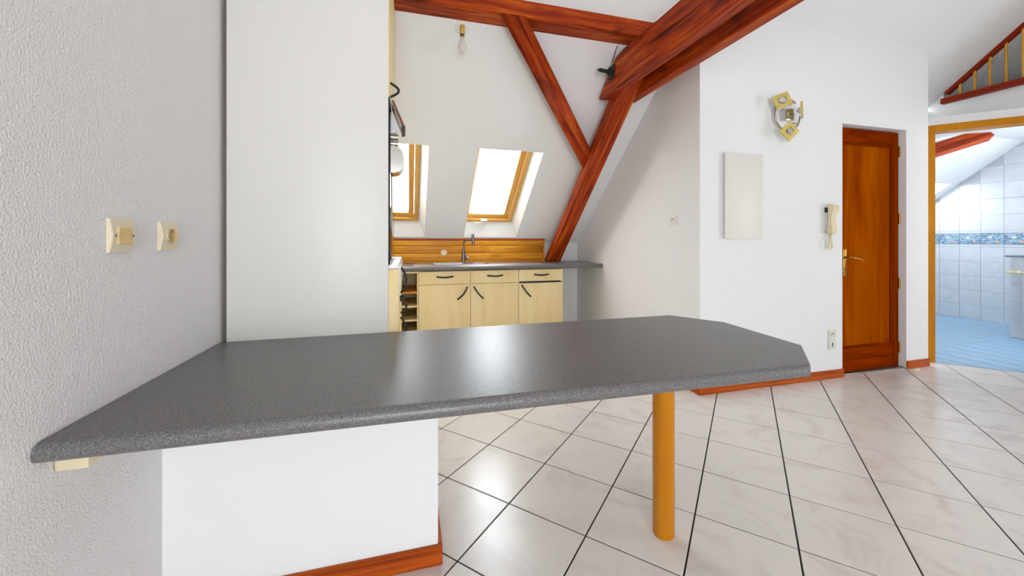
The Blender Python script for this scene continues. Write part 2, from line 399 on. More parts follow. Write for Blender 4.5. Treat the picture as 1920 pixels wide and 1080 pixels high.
# --- skylights
PH = math.atan(SL); VU = Vector((0, -math.cos(PH), math.sin(PH)))
def skylight(name, dx, label, handle):
    F0 = Vector((dx, 4.194, 1.307)); U = Vector((1, 0, 0))
    root = sroot(name, (dx+.85, 4.194, 1.307), label, 'skylight')
    def P(u, v, wv): return F0+U*u+VU*v+NV*wv
    def bar(nm, u0, u1, v0, v1, w0, w1, mat, parent, along):
        c = P((u0+u1)/2, (v0+v1)/2, 0)
        if along == 'u': return beam(nm, P(u0, (v0+v1)/2, (w0+w1)/2), P(u1, (v0+v1)/2, (w0+w1)/2), v1-v0, w1-w0, mat, parent, NV, .003)
        return beam(nm, P((u0+u1)/2, v0, (w0+w1)/2), P((u0+u1)/2, v1, (w0+w1)/2), u1-u0, w1-w0, mat, parent, NV, .003)
    L = 1.10; u0, u1 = .542, 1.132; f = .042
    bar('window_frame', u0, u1, 0, f, -.015, .07, 'window_pine', root, 'u')
    bar('window_frame', u0, u1, L-f, L, -.015, .07, 'window_pine', root, 'u')
    bar('window_frame', u0, u0+f, f, L-f, -.015, .07, 'window_pine', root, 'v')
    bar('window_frame', u1-f, u1, f, L-f, -.015, .07, 'window_pine', root, 'v')
    g = f+.004; s = .052
    bar('sash', u0+g, u1-g, g, g+s, .012, .06, 'window_pine', root, 'u')
    bar('sash', u0+g, u1-g, L-g-s, L-g, .012, .06, 'window_pine', root, 'u')
    bar('sash', u0+g, u0+g+s, g+s, L-g-s, .012, .06, 'window_pine', root, 'v')
    bar('sash', u1-g-s, u1-g, g+s, L-g-s, .012, .06, 'window_pine', root, 'v')
    k = g+s
    prism('pane', [P(u0+k-.008, k-.008, .036), P(u1-k+.008, k-.008, .036), P(u1-k+.008, L-k+.008, .036), P(u0+k-.008, L-k+.008, .036)], NV*.004, 'window_glass', root)
    x0, x1, ya, yb = W2[0]+dx, W2[1]+dx, W2[2], W2[3]
    za, zb = roof_z(ya)+.004, roof_z(yb)+.004
    fb0, fb1, ft0, ft1 = P(u0, 0, .0), P(u1, 0, .0), P(u0, L, .0), P(u1, L, .0)
    def quad(pts, ext): prism('lining', pts, ext, 'white_plastic', root)
    quad([(x0, yb, zb), (x1, yb, zb), fb1, fb0], (0, .03, -.002))
    quad([(x1, yb, zb), (x1, ya, za), ft1, fb1], (.03, 0, 0))
    quad([(x0, ya, za), (x0, yb, zb), fb0, ft0], (-.03, 0, 0))
    quad([(x1, ya, za), (x0, ya, za), ft0, ft1], NV*.03)
    if handle:
        c = P(.80, .03, -.03)
        h = beam('handle', P(.705, .012, -.035), P(.82, .012, -.035), .014, .014, 'white_plastic', root, NV, .004)
        beam('handle_bracket', P(.775, .04, -.022), P(.845, .04, -.022), .022, .03, 'white_plastic', root, NV, .004)
skylight('window_1', 0.0, 'pine-framed skylight with a white handle above the sink', True)
skylight('window_2', DXW, 'pine-framed skylight partly hidden by the tall white panel', True)

# --- bathroom wall at 45 degrees with the yellow frame
def bpt(s, d, z): return BP+BD*s+BN*d+Vector((0, 0, z))
def bbox(name, s0, s1, d0, d1, z0, z1, mat, parent, bev=0):
    bm = bmesh.new(); box_bm(bm, -(s1-s0)/2, (s1-s0)/2, -(d1-d0)/2, (d1-d0)/2, -(z1-z0)/2, (z1-z0)/2)
    if bev: bmesh.ops.bevel(bm, geom=list(bm.edges), offset=bev, segments=2, affect='EDGES')
    m = Matrix((BD, BN, Vector((0, 0, 1)))).transposed().to_4x4(); m.translation = bpt((s0+s1)/2, (d0+d1)/2, (z0+z1)/2)
    return link(name, bm_mesh(bm, name, bev > 0), mat, parent, mtx=m)
bw = sroot('wall_bathroom_front', BP, 'white angled wall holding the yellow bathroom door frame', 'wall')
FW = .80
bbox('wall_panel', -.11, FW+.06, .012, .13, 2.115, 2.195, 'plaster_smooth', bw)
bbox('wall_panel', FW+.06, 1.85, .012, .13, 0, 2.195, 'plaster_smooth', bw)
bbox('wall_panel', -.17, -.05, .02, .13, 0, 2.195, 'plaster_smooth', bw)
tr = sroot('trim_1', BP, 'yellow varnished wooden frame of the bathroom doorway', 'door frame')
bbox('frame_post', -.058, 0, 0, .14, 0, 2.125, 'frame_wood', tr, .003)
bbox('frame_post', FW, FW+.058, 0, .14, 0, 2.125, 'frame_wood', tr, .003)
bbox('frame_head', 0, FW, 0, .14, 2.066, 2.125, 'frame_wood', tr, .003)
# loft: ledge slab, wall above it and dark loft room behind the railing
lf = sroot('wall_loft', (5.12, 2.3, 2.2), 'pale grey wall strip below the loft railing', 'wall')
XF = 5.12
prism('wall_panel', [(XF, 2.655, 2.16), (XF, 1.15, 2.16), (XF, 1.15, 2.435), (XF, 2.655, 2.435)], (.08, 0, 0), 'plaster_smooth', lf)
prism('wall_panel', [(XF, 2.655, 2.435), (XF, 2.535, 2.435), (XF, 2.535, roof_z(2.535)), (XF, 2.655, roof_z(2.655))], (.08, 0, 0), 'plaster_smooth', lf)
prism('ledge', [bpt(-.16, .135, 2.13), bpt(.86, .135, 2.13), (XF+.07, 2.66, 2.13), (4.39, 2.66, 2.13)], (0, 0, .06), 'plaster_smooth', lf)
box('loft_floor', XF+.08, 8.2, 1.15, 2.66, 2.37, 2.435, 'plaster_roof', lf)
box('loft_wall', 8.2, 8.28, 1.15, 2.66, 2.37, 3.7, 'plaster_roof', lf)
box('loft_wall', XF+.01, 8.2, 1.13, 1.15, 2.40, 3.70, 'plaster_roof', lf)
box('side_face', XF, 5.9, 1.06, 1.125, 2.20, 3.74, 'plaster_smooth', lf)
prism('soffit', [(XF+.004, 1.77, 2.162), (XF+.004, 1.065, 2.162), (5.79, 1.065, 2.162)], (0, 0, .03), 'plaster_smooth', lf)
# roof lining inside the loft
prism('loft_ceiling', [(XF+.1, YR, roof_z(YR)-.012), (8.2, YR, roof_z(YR)-.012), (8.2, 2.66, roof_z(2.66)-.012), (XF+.1, 2.66, roof_z(2.66)-.012)], NV*.01, 'plaster_roof', lf)
# --- bathroom shell
bt = sroot('wall_bathroom_back', (7.56, 3.2, 0), 'white square-tiled bathroom wall with a blue sea border', 'wall')
box('wall_bed', 7.565, 7.65, 1.6, 4.7, 0, 2.5, 'bath_grout', bt)
def bs_z(y): return 2.36-.788*(y-2.985)
bm = bmesh.new(); box_bm(bm, -.004, .004, -.1035, .1035, -.0985, .0985)
t_lo = bm_mesh(bm, 'wall_tile'); t_lo.materials.append(M['bath_tile'])
bm = bmesh.new(); box_bm(bm, -.004, .004, -.1035, .1035, -.1055, .1055)
t_hi = bm_mesh(bm, 'wall_tile'); t_hi.materials.append(M['bath_tile'])
bm = bmesh.new(); box_bm(bm, -.004, .004, -.1035, .1035, -.072, .072)
t_bd = bm_mesh(bm, 'border_tile'); t_bd.materials.append(M['border_decor'])
bm = bmesh.new(); box_bm(bm, -.004, .004, -.1035, .1035, -.014, .014)
t_ls = bm_mesh(bm, 'listel_tile'); t_ls.materials.append(M['bath_tile'])
bm = bmesh.new(); star = []
for i in range(10):
    r = .034 if i % 2 == 0 else .011
    star.append(bm.verts.new((0, r*math.sin(i*math.pi/5+.3), r*math.cos(i*math.pi/5+.3))))
cf = bm.verts.new((-.003, 0, 0))
for i in range(10): bm.faces.new((star[i], star[(i+1) % 10], cf))
st_me = bm_mesh(bm, 'starfish'); st_me.materials.append(M['motif_white'])
bm = bmesh.new(); bmesh.ops.create_icosphere(bm, subdivisions=2, radius=.02); bmesh.ops.scale(bm, vec=(.15, 1.1, .8), verts=bm.verts)
sh_me = bm_mesh(bm, 'shell', True); sh_me.materials.append(M['motif_shell'])
for c in range(-5, 6):
    y = 3.154+.105+.2105*c
    if y < 2.2 or y > 4.25: continue
    for r in range(5): link('wall_tile', t_lo, None, bt, (7.562, y, .1+.2*r))
    link('listel_tile', t_ls, None, bt, (7.562, y, 1.018)); link('listel_tile', t_ls, None, bt, (7.562, y, 1.203))
    b = link('border_tile', t_bd, None, bt, (7.562, y, 1.11))
    link('starfish', st_me, None, b, (7.557, y+.02, 1.13)); link('shell', sh_me, None, b, (7.557, y-.045, 1.075))
    for r in range(5):
        z = 1.22+.1075+.215*r
        if bs_z(y+.1) > z-.05: link('wall_tile', t_hi, None, bt, (7.562, y, z))
bc = sroot('ceiling_bathroom', (6.3, 3.0, 2.36), 'pale sloping bathroom ceiling', 'ceiling')
box('ceiling_panel', 4.5, 7.6, 2.66, 2.985, 2.36, 2.42, 'plaster_smooth', bc)
box('ceiling_panel', 5.2, 7.6, .6, 2.66, 2.36, 2.369, 'plaster_smooth', bc)
BSN = Vector((0, .788, 1)).normalized()
def bsq(x0, x1, y0, y1):
    prism('ceiling_panel', [(x0, y0, bs_z(y0)), (x1, y0, bs_z(y0)), (x1, y1, bs_z(y1)), (x0, y1, bs_z(y1))], BSN*.04, 'plaster_smooth', bc)
bsq(4.5, 7.6, 2.985, 3.585); bsq(4.5, 6.75, 3.585, 3.98); bsq(7.40, 7.6, 3.585, 3.98); bsq(4.5, 7.6, 3.98, 4.7)
sk = sroot('window_3', (7.07, 3.8, 1.8), 'bright skylight in the bathroom slope', 'skylight')
def bsp(x, y, o): return Vector((x, y, bs_z(y)))+BSN*o
prism('pane', [bsp(6.70, 3.54, .17), bsp(7.45, 3.54, .17), bsp(7.45, 4.03, .17), bsp(6.70, 4.03, .17)], BSN*.005, 'window_glass', sk)
for x, e in ((7.395, .05), (6.755, -.05)):
    prism('lining', [bsp(x, 3.57, .002), bsp(x, 3.995, .002), bsp(x, 3.995, .17), bsp(x, 3.57, .17)], (e, 0, 0), 'white_plastic', sk)
prism('lining', [bsp(6.755, 3.975, .002), bsp(7.395, 3.975, .002), bsp(7.395, 3.975, .17), bsp(6.755, 3.975, .17)], Vector((0, 1, -.788)).normalized()*.05, 'white_plastic', sk)
prism('lining', [bsp(6.755, 3.59, .002), bsp(7.395, 3.59, .002), bsp(7.395, 3.59, .17), bsp(6.755, 3.59, .17)], Vector((0, -1, .788)).normalized()*.05, 'white_plastic', sk)
struct(boxes('wall_bathroom_side', [(4.5, 7.65, 4.6, 4.7, 0, 1.2), (4.50, 4.56, 2.55, 4.6, 0, 2.4), (5.3, 7.65, .5, .6, 0, 2.4)], 'plaster_smooth'), 'plain white bathroom side walls', 'wall')
bf = struct(prism('floor_bathroom', [bpt(-.1, .02, -.1), bpt(.9, .02, -.1), bpt(1.6, .05, -.1), (7.65, .6, -.1), (7.65, 4.65, -.1), (4.55, 4.65, -.1)], (0, 0, .095), 'bath_floor_grout'), 'light blue tiled bathroom floor', 'floor')
# blue tiles: long rows parallel to the tiled wall
for i in range(16):
    for j in range(4):
        x = 7.46-.2*i; y = 4.15-1.0*j
        q = [Vector((x+a*.0955, y+b*.4975)) for a, b in ((-1, -1), (1, -1), (1, 1), (-1, 1))]
        q = clip_poly(q, B2+BN2*.012, -BN2)
        if len(q) > 2 and y > .9 and x > 4.4: prism('tile', [(p.x, p.y, -.005) for p in q], (0, 0, .005), 'bath_floor_tile', bf)
# --- baseboards
def bboard(name, lst, label, mat='baseboard_wood'):
    r = sroot(name, lst[0][0], label, 'baseboard')
    for p0, p1 in lst:
        beam('board', Vector(p0)+Vector((0, 0, .0325)), Vector(p1)+Vector((0, 0, .0325)), .014, .065, mat, r, (0, 0, 1), .002)
    return r
bboard('baseboard_right', [((XK-.014, YW-.007, 0), (DX0, YW-.007, 0)), ((DX1, YW-.007, 0), (4.385, YW-.007, 0))], 'red-brown wooden baseboard along the door wall', 'baseboard_wood')
bboard('baseboard_kitchen', [((XK-.007, YW, 0), (XK-.007, 3.65, 0))], 'orange wooden baseboard turning into the kitchen')
bboard('baseboard_half', [((XL, 1.318, 0), (.114, 1.318, 0)), ((.107, 1.325, 0), (.107, 1.58, 0))], 'orange wooden baseboard under the bar')

# --- brown door
d = sroot('door_1', (DX0, YW+.055, 0), 'closed reddish-brown panelled wooden door with a brass lever', 'door')
YD = YW+.05; x0, x1 = DX0-.02, DX1-.008; zt = DZ-.012
st = .085
box('stile', x0, x0+st, YD, YD+.04, .012, zt, 'door_stile_wood', d, .002)
box('stile', x1-st+.02, x1, YD, YD+.04, .012, zt, 'door_stile_wood', d, .002)
xi0, xi1 = x0+st, x1-st+.02
box('top_rail', xi0, xi1, YD, YD+.04, zt-.115, zt, 'door_rail_wood', d, .002)
box('bottom_rail', xi0, xi1, YD, YD+.04, .012, .105, 'door_rail_wood', d, .002)
box('bottom_rail', xi0, xi1, YD+.002, YD+.04, .108, .20, 'door_rail_wood', d, .002)
zp0, zp1 = .20, zt-.115
box('panel', xi0, xi1, YD+.016, YD+.03, zp0, zp1, 'door_wood', d)
mm = .018
for (a, b, c_, e_) in ((xi0, xi0+mm, zp0, zp1), (xi1-mm, xi1, zp0, zp1)):
    box('moulding', a, b, YD+.004, YD+.018, c_, e_, 'door_stile_wood', d, .005)
for (c_, e_) in ((zp0, zp0+mm), (zp1-mm, zp1)):
    box('moulding', xi0+mm, xi1-mm, YD+.004, YD+.018, c_, e_, 'door_rail_wood', d, .005)
for z in (.17, .72, 1.28, 1.86):
    cyl('hinge', (x1+.001, YD-.006, z-.045), (x1+.001, YD-.006, z+.045), .007, 'brass', d, 12)
pl = box('lock_plate', DX0+.075+.005, DX0+.075+.038, YD-.004, YD, .80, 1.02, 'brass', d, .0015)
tube('lever', [(DX0+.075+.022, YD, .955), (DX0+.075+.022, YD-.04, .955), (DX0+.075+.035, YD-.05, .953), (DX0+.075+.09, YD-.052, .945), (DX0+.075+.15, YD-.048, .932)], [.009, .009, .009, .008, .006], 'brass', pl)
box('keyhole_shade', DX0+.075+.018, DX0+.075+.026, YD-.0055, YD-.003, .848, .872, 'slot_dark', pl)  # dark box on the plate, painted as the shade in the keyhole
box('sill', DX0-.0, DX1, YW+.012, YD+.04, 0, .011, 'sill_metal', d, .003)

# ================================================================ BEAMS
XS0, XS1 = 1.57, 1.715
def tie(xa, xb, label):
    pts = [(xa, 2.80, 2.23), (xa, 2.815, 2.25), (xa, 2.555, 2.462), (xa, 2.45, 2.475), (xa, 2.10, 2.475), (xa, 2.06, 2.462), (xa, -2.98, 2.462), (xa, -2.98, 2.217), (xa, 2.75, 2.217)]
    # long axis local X: build in rotated frame so the grain runs along it
    c = Vector(((xa+xb)/2, 0, 2.34)); m = Matrix(((0, 1, 0), (-1, 0, 0), (0, 0, 1))).transposed().to_4x4()
    m = Matrix.Rotation(R(90), 4, 'Z'); m.translation = c; mi = m.inverted()
    bm = bmesh.new(); a = [bm.verts.new(mi @ Vector(p)) for p in pts]; b = [bm.verts.new(mi @ Vector((xb, p[1], p[2]))) for p in pts]
    bm.faces.new(a); bm.faces.new(b[::-1]); n = len(pts)
    for i in range(n): bm.faces.new((a[i], a[(i+1) % n], b[(i+1) % n], b[i]))
    bmesh.ops.bevel(bm, geom=list(bm.edges), offset=.004, segments=1, affect='EDGES')
    return tag(link('tie_beam', bm_mesh(bm, 'tie_beam', False), 'beam_wood', None, mtx=m), label, 'beam')
tie(1.50, XS0, 'red-brown horizontal tie beam carrying the black iron bolt')
tie(XS1, XS1+.075, 'red-brown horizontal tie beam on the door side of the leaning post')
# leaning post in the truss
def postpts(x): return [(x, 4.304, .846), (x, 4.150, .846), (x, 2.50, 2.321), (x, 2.44, 2.46), (x, 2.555, 2.44)]
sd = Vector((0, 2.50-4.15, 2.321-.845)).normalized()
m = Matrix((sd, Vector((1, 0, 0)), sd.cross(Vector((1, 0, 0))))).transposed().to_4x4(); m.translation = ((XS0+XS1)/2, 3.4, 1.6); mi = m.inverted()
bm = bmesh.new(); a = [bm.verts.new(mi @ Vector(p)) for p in postpts(XS0+.001)]; b = [bm.verts.new(mi @ Vector(p)) for p in postpts(XS1-.001)]
bm.faces.new(a); bm.faces.new(b[::-1])
for i in range(5): bm.faces.new((a[i], a[(i+1) % 5], b[(i+1) % 5], b[i]))
bmesh.ops.bevel(bm, geom=list(bm.edges), offset=.006, segments=2, affect='EDGES')
tag(link('leaning_post', bm_mesh(bm, 'leaning_post', True), 'beam_wood', None, mtx=m), 'thick red-brown leaning post standing on the kitchen worktop', 'beam')
tag(beam('purlin', (XL, 2.4575, 2.605), (XK, 2.4575, 2.605), .145, .118, 'beam_wood', None, (0, 0, 1), .006), 'red-brown purlin under the sloping ceiling above the hanging bulb', 'beam')
br = beam('diagonal_brace', (.69-.14, 2.425-.122, 2.545+.107), (1.635, 3.25, 1.80), .135, .07, 'beam_wood', None, NV, .006)
bm = bmesh.new(); bm.from_mesh(br.data); mi = br.matrix_basis.inverted()
cut = bmesh.ops.bisect_plane(bm, geom=list(bm.verts)+list(bm.edges)+list(bm.faces), plane_co=mi @ Vector((.6, 2.4, 2.5455)), plane_no=mi.to_3x3() @ Vector((0, 0, 1)), clear_outer=True)
bmesh.ops.holes_fill(bm, edges=[e for e in bm.edges if e.is_boundary])
bm.to_mesh(br.data); bm.free()
tag(br, 'slim red-brown diagonal brace between the purlin and the leaning post', 'beam')
tag(beam('bathroom_brace', (5.5, 3.32, 1.96), (6.62, 2.90, 2.35), .10, .14, 'beam_wood', None, BSN, .005), 'dark red wooden beam under the bathroom ceiling', 'beam')
# bolt
bt_ = thing('iron_bolt', 'black iron bolt with square washer sticking out of the tie beam', 'bolt', (1.5, 2.60, 2.37))
box('washer', 1.488, 1.50, 2.565, 2.645, 2.325, 2.42, 'black_iron', bt_, .003)
lathe('nut', [(0, 0), (.026, 0), (.026, .022), (0, .022)], 'black_iron', bt_, (1.488, 2.605, 2.372), (-1, 0, 0), 6)
lathe('shank', [(0, 0), (.013, 0), (.014, .07), (.0, .10)], 'black_iron', bt_, (1.466, 2.605, 2.372), (-1, -.05, .04), 12)
tag(tube('cable', [(1.505, 2.53, 2.545), (1.498, 2.555, 2.51), (1.496, 2.575, 2.47), (1.497, 2.60, 2.44)], .003, 'black_plastic', None, 6), 'short black cable running from the purlin to the tie beam', 'cable')

# loft railing
rl = thing('loft_railing', 'red loft railing with yellow balusters above the bathroom doorway', 'railing', (XF, 2.3, 2.44))
beam('bottom_rail', (XF-.01, 2.535, 2.462), (XF-.01, 1.13, 2.462), .08, .055, 'rail_wood', rl, (0, 0, 1), .004)
yy0, yy1 = 2.51, 1.16
slr = .93
beam('top_rail', (XF+.0, yy0, roof_z(yy0)-.022), (XF+.0, yy1, roof_z(yy1)-.022), .05, .034, 'rail_wood', rl, (0, 0, 1), .004)
for k in range(11):
    y = 2.417-.098*k
    z1 = roof_z(y)-.036
    cyl('baluster', (XF, y, 2.487), (XF, y, z1), .0105, 'baluster_wood', rl, 12)

# ================================================================ BAR
bar = thing('bar_counter', 'black speckled laminate bar top with cut corner on a yellow round leg', 'bar counter', (.3, 1.3, 0))
zt = .715; outline = [(XL+.003, .925), (1.190, .890), (1.385, 1.07), (1.425, 1.465), (1.29, 1.672), (XL+.003, 1.672)]
bm = bmesh.new(); cc = Vector((.3, 1.3, zt-.02))
a = [bm.verts.new(Vector((x, y, zt))-cc) for x, y in outline]; b = [bm.verts.new(Vector((x, y, zt-.04))-cc) for x, y in outline]
bm.faces.new(a); bm.faces.new(b[::-1])
for i in range(6): bm.faces.new((a[i], a[(i+1) % 6], b[(i+1) % 6], b[i]))
bm.edges.ensure_lookup_table()
fe = [e for e in bm.edges if {v for v in e.verts} in ({a[0], a[1]}, {b[0], b[1]})]
bmesh.ops.bevel(bm, geom=fe, offset=.019, segments=7, affect='EDGES', profile=.5)
link('worktop', bm_mesh(bm, 'worktop', True), 'laminate_black', bar, cc)
lathe('leg', [(0, 0), (.037, 0), (.039, .004), (.039, .674), (0, .674)], 'leg_wood', bar, (.925, 1.235, 0), (0, 0, 1), 40)
box('cleat', XL+.001, XL+.056, .975, 1.30, .637, .675, 'cleat_wood', bar, .003)

# ================================================================ TALL CABINET beside the left wall
tc = thing('tall_cabinet', 'tall kitchen cabinet with a plain white side panel and maple doors', 'cabinet', (-.38, 1.98, 0))
YT = 1.678
box('side_panel', XL+.020, -.078, YT, YT+.018, .0, 2.45, 'white_laminate', tc, .001)
box('carcass', XL+.05, -.10, YT+.019, 2.49, .10, 2.45, 'maple', tc)
ud = box('upper_door', -.10, -.0745, YT+.020, 2.50, 1.706, 2.45, 'maple', tc, .002)
tube('handle', arc((-.074, 1.78, 1.732), (-.074, 1.78, 1.795), (.036, 0, 0)), .0055, 'black_plastic', ud, 8)
lo = box('lower_front', -.10, -.036, YT+.020, 2.50, .10, .975, 'maple', tc, .002)
box('lower_top', -.10, -.034, YT+.020, 2.50, .976, .993, 'white_enamel', tc, .002)
fp = box('white_front', -.036, -.031, 1.74, 2.48, .86, .975, 'white_enamel', tc, .001)
for za, zb in ((.835, .965), (.735, .80), (.60, .715)):
    tube('handle', arc((-.033, 1.98, za), (-.033, 1.98, zb), (.027, 0, 0)), .005, 'black_plastic', lo, 8)
lathe('knob', [(0, 0), (.012, 0), (.016, .012), (.012, .022), (0, .024)], 'black_plastic', lo, (-.036, 1.95, .815), (1, 0, 0), 14)
box('plinth', XL+.05, -.10, YT+.02, 2.49, 0, .10, 'black_plastic', tc)
ov = thing('built_in_oven', 'black glass built-in oven with tilted visor in the tall cabinet', 'oven', (-.09, 2.0, 1.0))
box('glass_front', -.099, -.0715, YT+.0185, 2.29, .995, 1.704, 'black_glass', ov, .002)
vz = prism('visor', [(-.067, 1.72, 1.695), (-.058, 1.72, 1.70), (-.012, 1.72, 1.592), (-.021, 1.72, 1.584)], (0, .13, 0), 'visor_brown', ov, .001)
prism('visor_face', [(-.069, 1.718, 1.692), (-.067, 1.718, 1.696), (-.0225, 1.718, 1.587), (-.0245, 1.718, 1.583)], (0, .13, 0), 'chrome', vz)
prism('visor_trim', [(-.026, 1.716, 1.586), (-.010, 1.716, 1.593), (-.010, 1.716, 1.581), (-.026, 1.716, 1.576)], (0, .135, 0), 'black_plastic', vz)
prism('bracket', [(-.071, 1.76, 1.66), (-.056, 1.76, 1.62), (-.046, 1.76, 1.585), (-.052, 1.76, 1.57), (-.071, 1.76, 1.568)], (0, .09, 0), 'white_enamel', ov)
for z in (1.549, 1.521):
    cyl('knob', (-.0715, 1.76, z), (-.040, 1.76, z), .0135, 'nickel', ov, 20)
pts = [(-.0715, 1.74, 1.393), (-.060, 1.74, 1.390)]+[(-.045+.030*math.cos(t), 1.74, 1.450+.055*math.sin(t)) for t in [math.pi*(-.5+k/12) for k in range(13)]]+[(-.060, 1.74, 1.510), (-.0715, 1.74, 1.507)]
prism('door_handle', pts, (0, .12, 0), 'chrome', ov, 0, True)

# ================================================================ KITCHEN RUN under the skylights
YF = 3.69; ZT = .845
wt = thing('kitchen_worktop', 'black laminate kitchen worktop running under the skylights', 'worktop', (.7, 4.0, .805))
sx0, sx1, sy0, sy1 = .06, 1.38, 3.735, 4.21
boxes('worktop_slab', [(XL+.005, XK-.002, YF-.01, sy0+.02, ZT-.04, ZT), (XL+.005, XK-.002, sy1-.02, YB-.002, ZT-.04, ZT), (XL+.005, sx0+.02, sy0+.02, sy1-.02, ZT-.04, ZT), (sx1-.02, XK-.002, sy0+.02, sy1-.02, ZT-.04, ZT)], 'laminate_black', wt)
# rounded nose
bm = bmesh.new(); L = XK-.002-XL-.005; prof = [(0, -.02)]+[(-.02*math.sin(math.pi*i/10), .02*math.cos(math.pi*i/10)) for i in range(11)]
bm.verts.ensure_lookup_table()
aa = [bm.verts.new((-L/2, y, z)) for y, z in prof[1:]]; bb = [bm.verts.new((L/2, y, z)) for y, z in prof[1:]]
for i in range(10): bm.faces.new((aa[i], aa[i+1], bb[i+1], bb[i]))
bm.faces.new(aa); bm.faces.new(bb[::-1])
link('rounded_edge', bm_mesh(bm, 'rounded_edge', True), 'laminate_black', wt, ((XL+XK)/2, YF-.01, ZT-.02))
# sink: height field with a large bowl, a small bowl and drainer grooves
sk_ = thing('kitchen_sink', 'stainless steel inset sink with two bowls and a grooved drainer', 'sink', ((sx0+sx1)/2, (sy0+sy1)/2, ZT))
def rr(x, y, cx, cy, hx, hy, r):
    qx, qy = abs(x-cx)-hx+r, abs(y-cy)-hy+r
    return math.hypot(max(qx, 0), max(qy, 0))+min(max(qx, qy), 0)-r
def sinkz(x, y):
    z = .006
    e = rr(x, y, (sx0+sx1)/2, (sy0+sy1)/2, (sx1-sx0)/2, (sy1-sy0)/2, .03)
    if e > -.012: z = .001+.005*min(1, max(0, -e/.012))
    for cx, hx in ((.41, .17), (.72, .09)):
        dd = rr(x, y, cx, 3.985, hx, .15, .06)
        if dd < 0: z -= .135*min(1, (-dd/.035))**.6
        elif dd < .015: z += .002
    if x > .90 and 3.84 < y < 4.14 and x < 1.33: z -= .003*(.5+.5*math.cos((y-3.84)*2*math.pi/.03))
    return z
nx, ny = 150, 60; bm = bmesh.new(); g = [[bm.verts.new((sx0+(sx1-sx0)*i/nx-(sx0+sx1)/2, sy0+(sy1-sy0)*j/ny-(sy0+sy1)/2, sinkz(sx0+(sx1-sx0)*i/nx, sy0+(sy1-sy0)*j/ny))) for j in range(ny+1)] for i in range(nx+1)]
for i in range(nx):
    for j in range(ny): bm.faces.new((g[i][j], g[i+1][j], g[i+1][j+1], g[i][j+1]))
link('basin', bm_mesh(bm, 'basin', True), 'stainless', sk_, ((sx0+sx1)/2, (sy0+sy1)/2, ZT))
for cx in (.41, .72): lathe('drain', [(0, .004), (.03, .004), (.038, .001), (.038, 0)], 'chrome', sk_, (cx, 3.985, ZT-.129), (0, 0, 1), 20)
# faucet
fx, fy = .588, 4.165
fa = thing('kitchen_faucet', 'dark metal kitchen faucet with square neck and pull-out head', 'faucet', (fx, fy, ZT))
lathe('body', [(0, 0), (.027, 0), (.027, .006), (.021, .012), (.020, .09), (.016, .13), (.0125, .15), (0, .15)], 'faucet_metal', fa, (fx, fy, ZT+.005), (0, 0, 1), 20)
tube('neck', [(fx, fy, ZT+.14), (fx+.002, fy, ZT+.21), (fx+.005, fy-.005, ZT+.235), (fx+.02, fy-.015, ZT+.248), (fx+.05, fy-.05, ZT+.250), (fx+.085, fy-.09, ZT+.253)], .010, 'faucet_metal', fa, 12)
cyl('spray_head', (fx+.086, fy-.095, ZT+.315), (fx+.094, fy-.099, ZT+.195), .0145, 'faucet_metal', fa, 18)
tube('lever', [(fx, fy, ZT+.10), (fx+.025, fy-.03, ZT+.085), (fx+.04, fy-.045, ZT+.06), (fx+.02, fy-.03, ZT+.045)], [.010, .014, .016, .009], 'faucet_metal', fa, 10)
# splashback boards
sp = thing('splashback', 'golden pine board splashback behind the sink', 'splashback', (.55, 4.25, ZT))
zs = [ZT+.001, .868, .952, 1.035, 1.096]
for i in range(4):
    box('board', XL+.01, 1.535, 4.243, 4.262, zs[i]+.0025, zs[i+1]-.0025, 'pine_board', sp, .004)
box('backing', XL+.01, 1.54, 4.263, 4.268, ZT+.001, 1.094, 'pine_board', sp)
box('trim', XL+.01, 1.555, 4.236, 4.264, 1.0965, 1.112, 'baseboard_wood', sp, .003)
box('trim', 1.536, 1.553, 4.236, 4.264, ZT+.001, 1.0955, 'pine_board', sp, .003)
tag(lathe('junction_cover', [(0, .012), (.030, .012), (.034, .008), (.035, 0), (0, 0)], 'cream_plastic', None, (.384, 4.243, .957), (0, -1, 0), 28), 'round cream cover plate on the pine splashback', 'cover plate')
# base cabinets
def cab(x0, x1, dh, label, gap=False):
    t = thing('base_cabinet', label, 'cabinet', ((x0+x1)/2, 4.0, 0), 'maple base cabinets under the worktop')
    e = .016
    boxes('carcass', [(x0, x0+e, YF+.02, 4.29, .10, .80), (x1-e, x1, YF+.02, 4.29, .10, .80), (x0+e, x1-e, YF+.02, 4.29, .10, .116), (x0+e, x1-e, 4.28, 4.29, .116, .80)], 'maple', t)
    box('plinth', x0, x1, YF+.06, YF+.075, 0, .10, 'maple', t)
    g_ = .0015
    zsplit = .672
    dr = box('drawer_front', x0+g_, x1-g_, YF, YF+.019, zsplit+(.008 if gap else .0015), .798, 'maple', t, .0015)
    if gap: box('black_strip', x0+.012, x1-.03, YF+.004, YF+.02, zsplit-.010, zsplit+.0065, 'black_plastic', t)  # solid black strip filling the gap between drawer and door
    do = box('door', x0+g_, x1-g_, YF, YF+.019, .105, zsplit-(.011 if gap else .0015), 'maple', t, .0015)
    cx = (x0+x1)/2
    tube('handle', arc((cx-.078, YF-.004, .7475), (cx+.078, YF-.004, .7475), (0, -.026, -.006)), .0075, 'black_plastic', dr, 8)
    if dh > 0: p0, p1 = (x1-.125, YF-.003, .525), (x1-.03, YF-.003, .645)
    else: p0, p1 = (x0+.03, YF-.003, .645), (x0+.125, YF-.003, .525)
    tube('handle', arc(p0, p1, (.006*dh, -.026, -.006)), .0075, 'black_plastic', do, 8)
cab(.10, .589, 1, 'maple base cabinet with drawer, next to the open shelf unit')
cab(.590, 1.075, -1, 'maple base cabinet with drawer, standing between the other two')
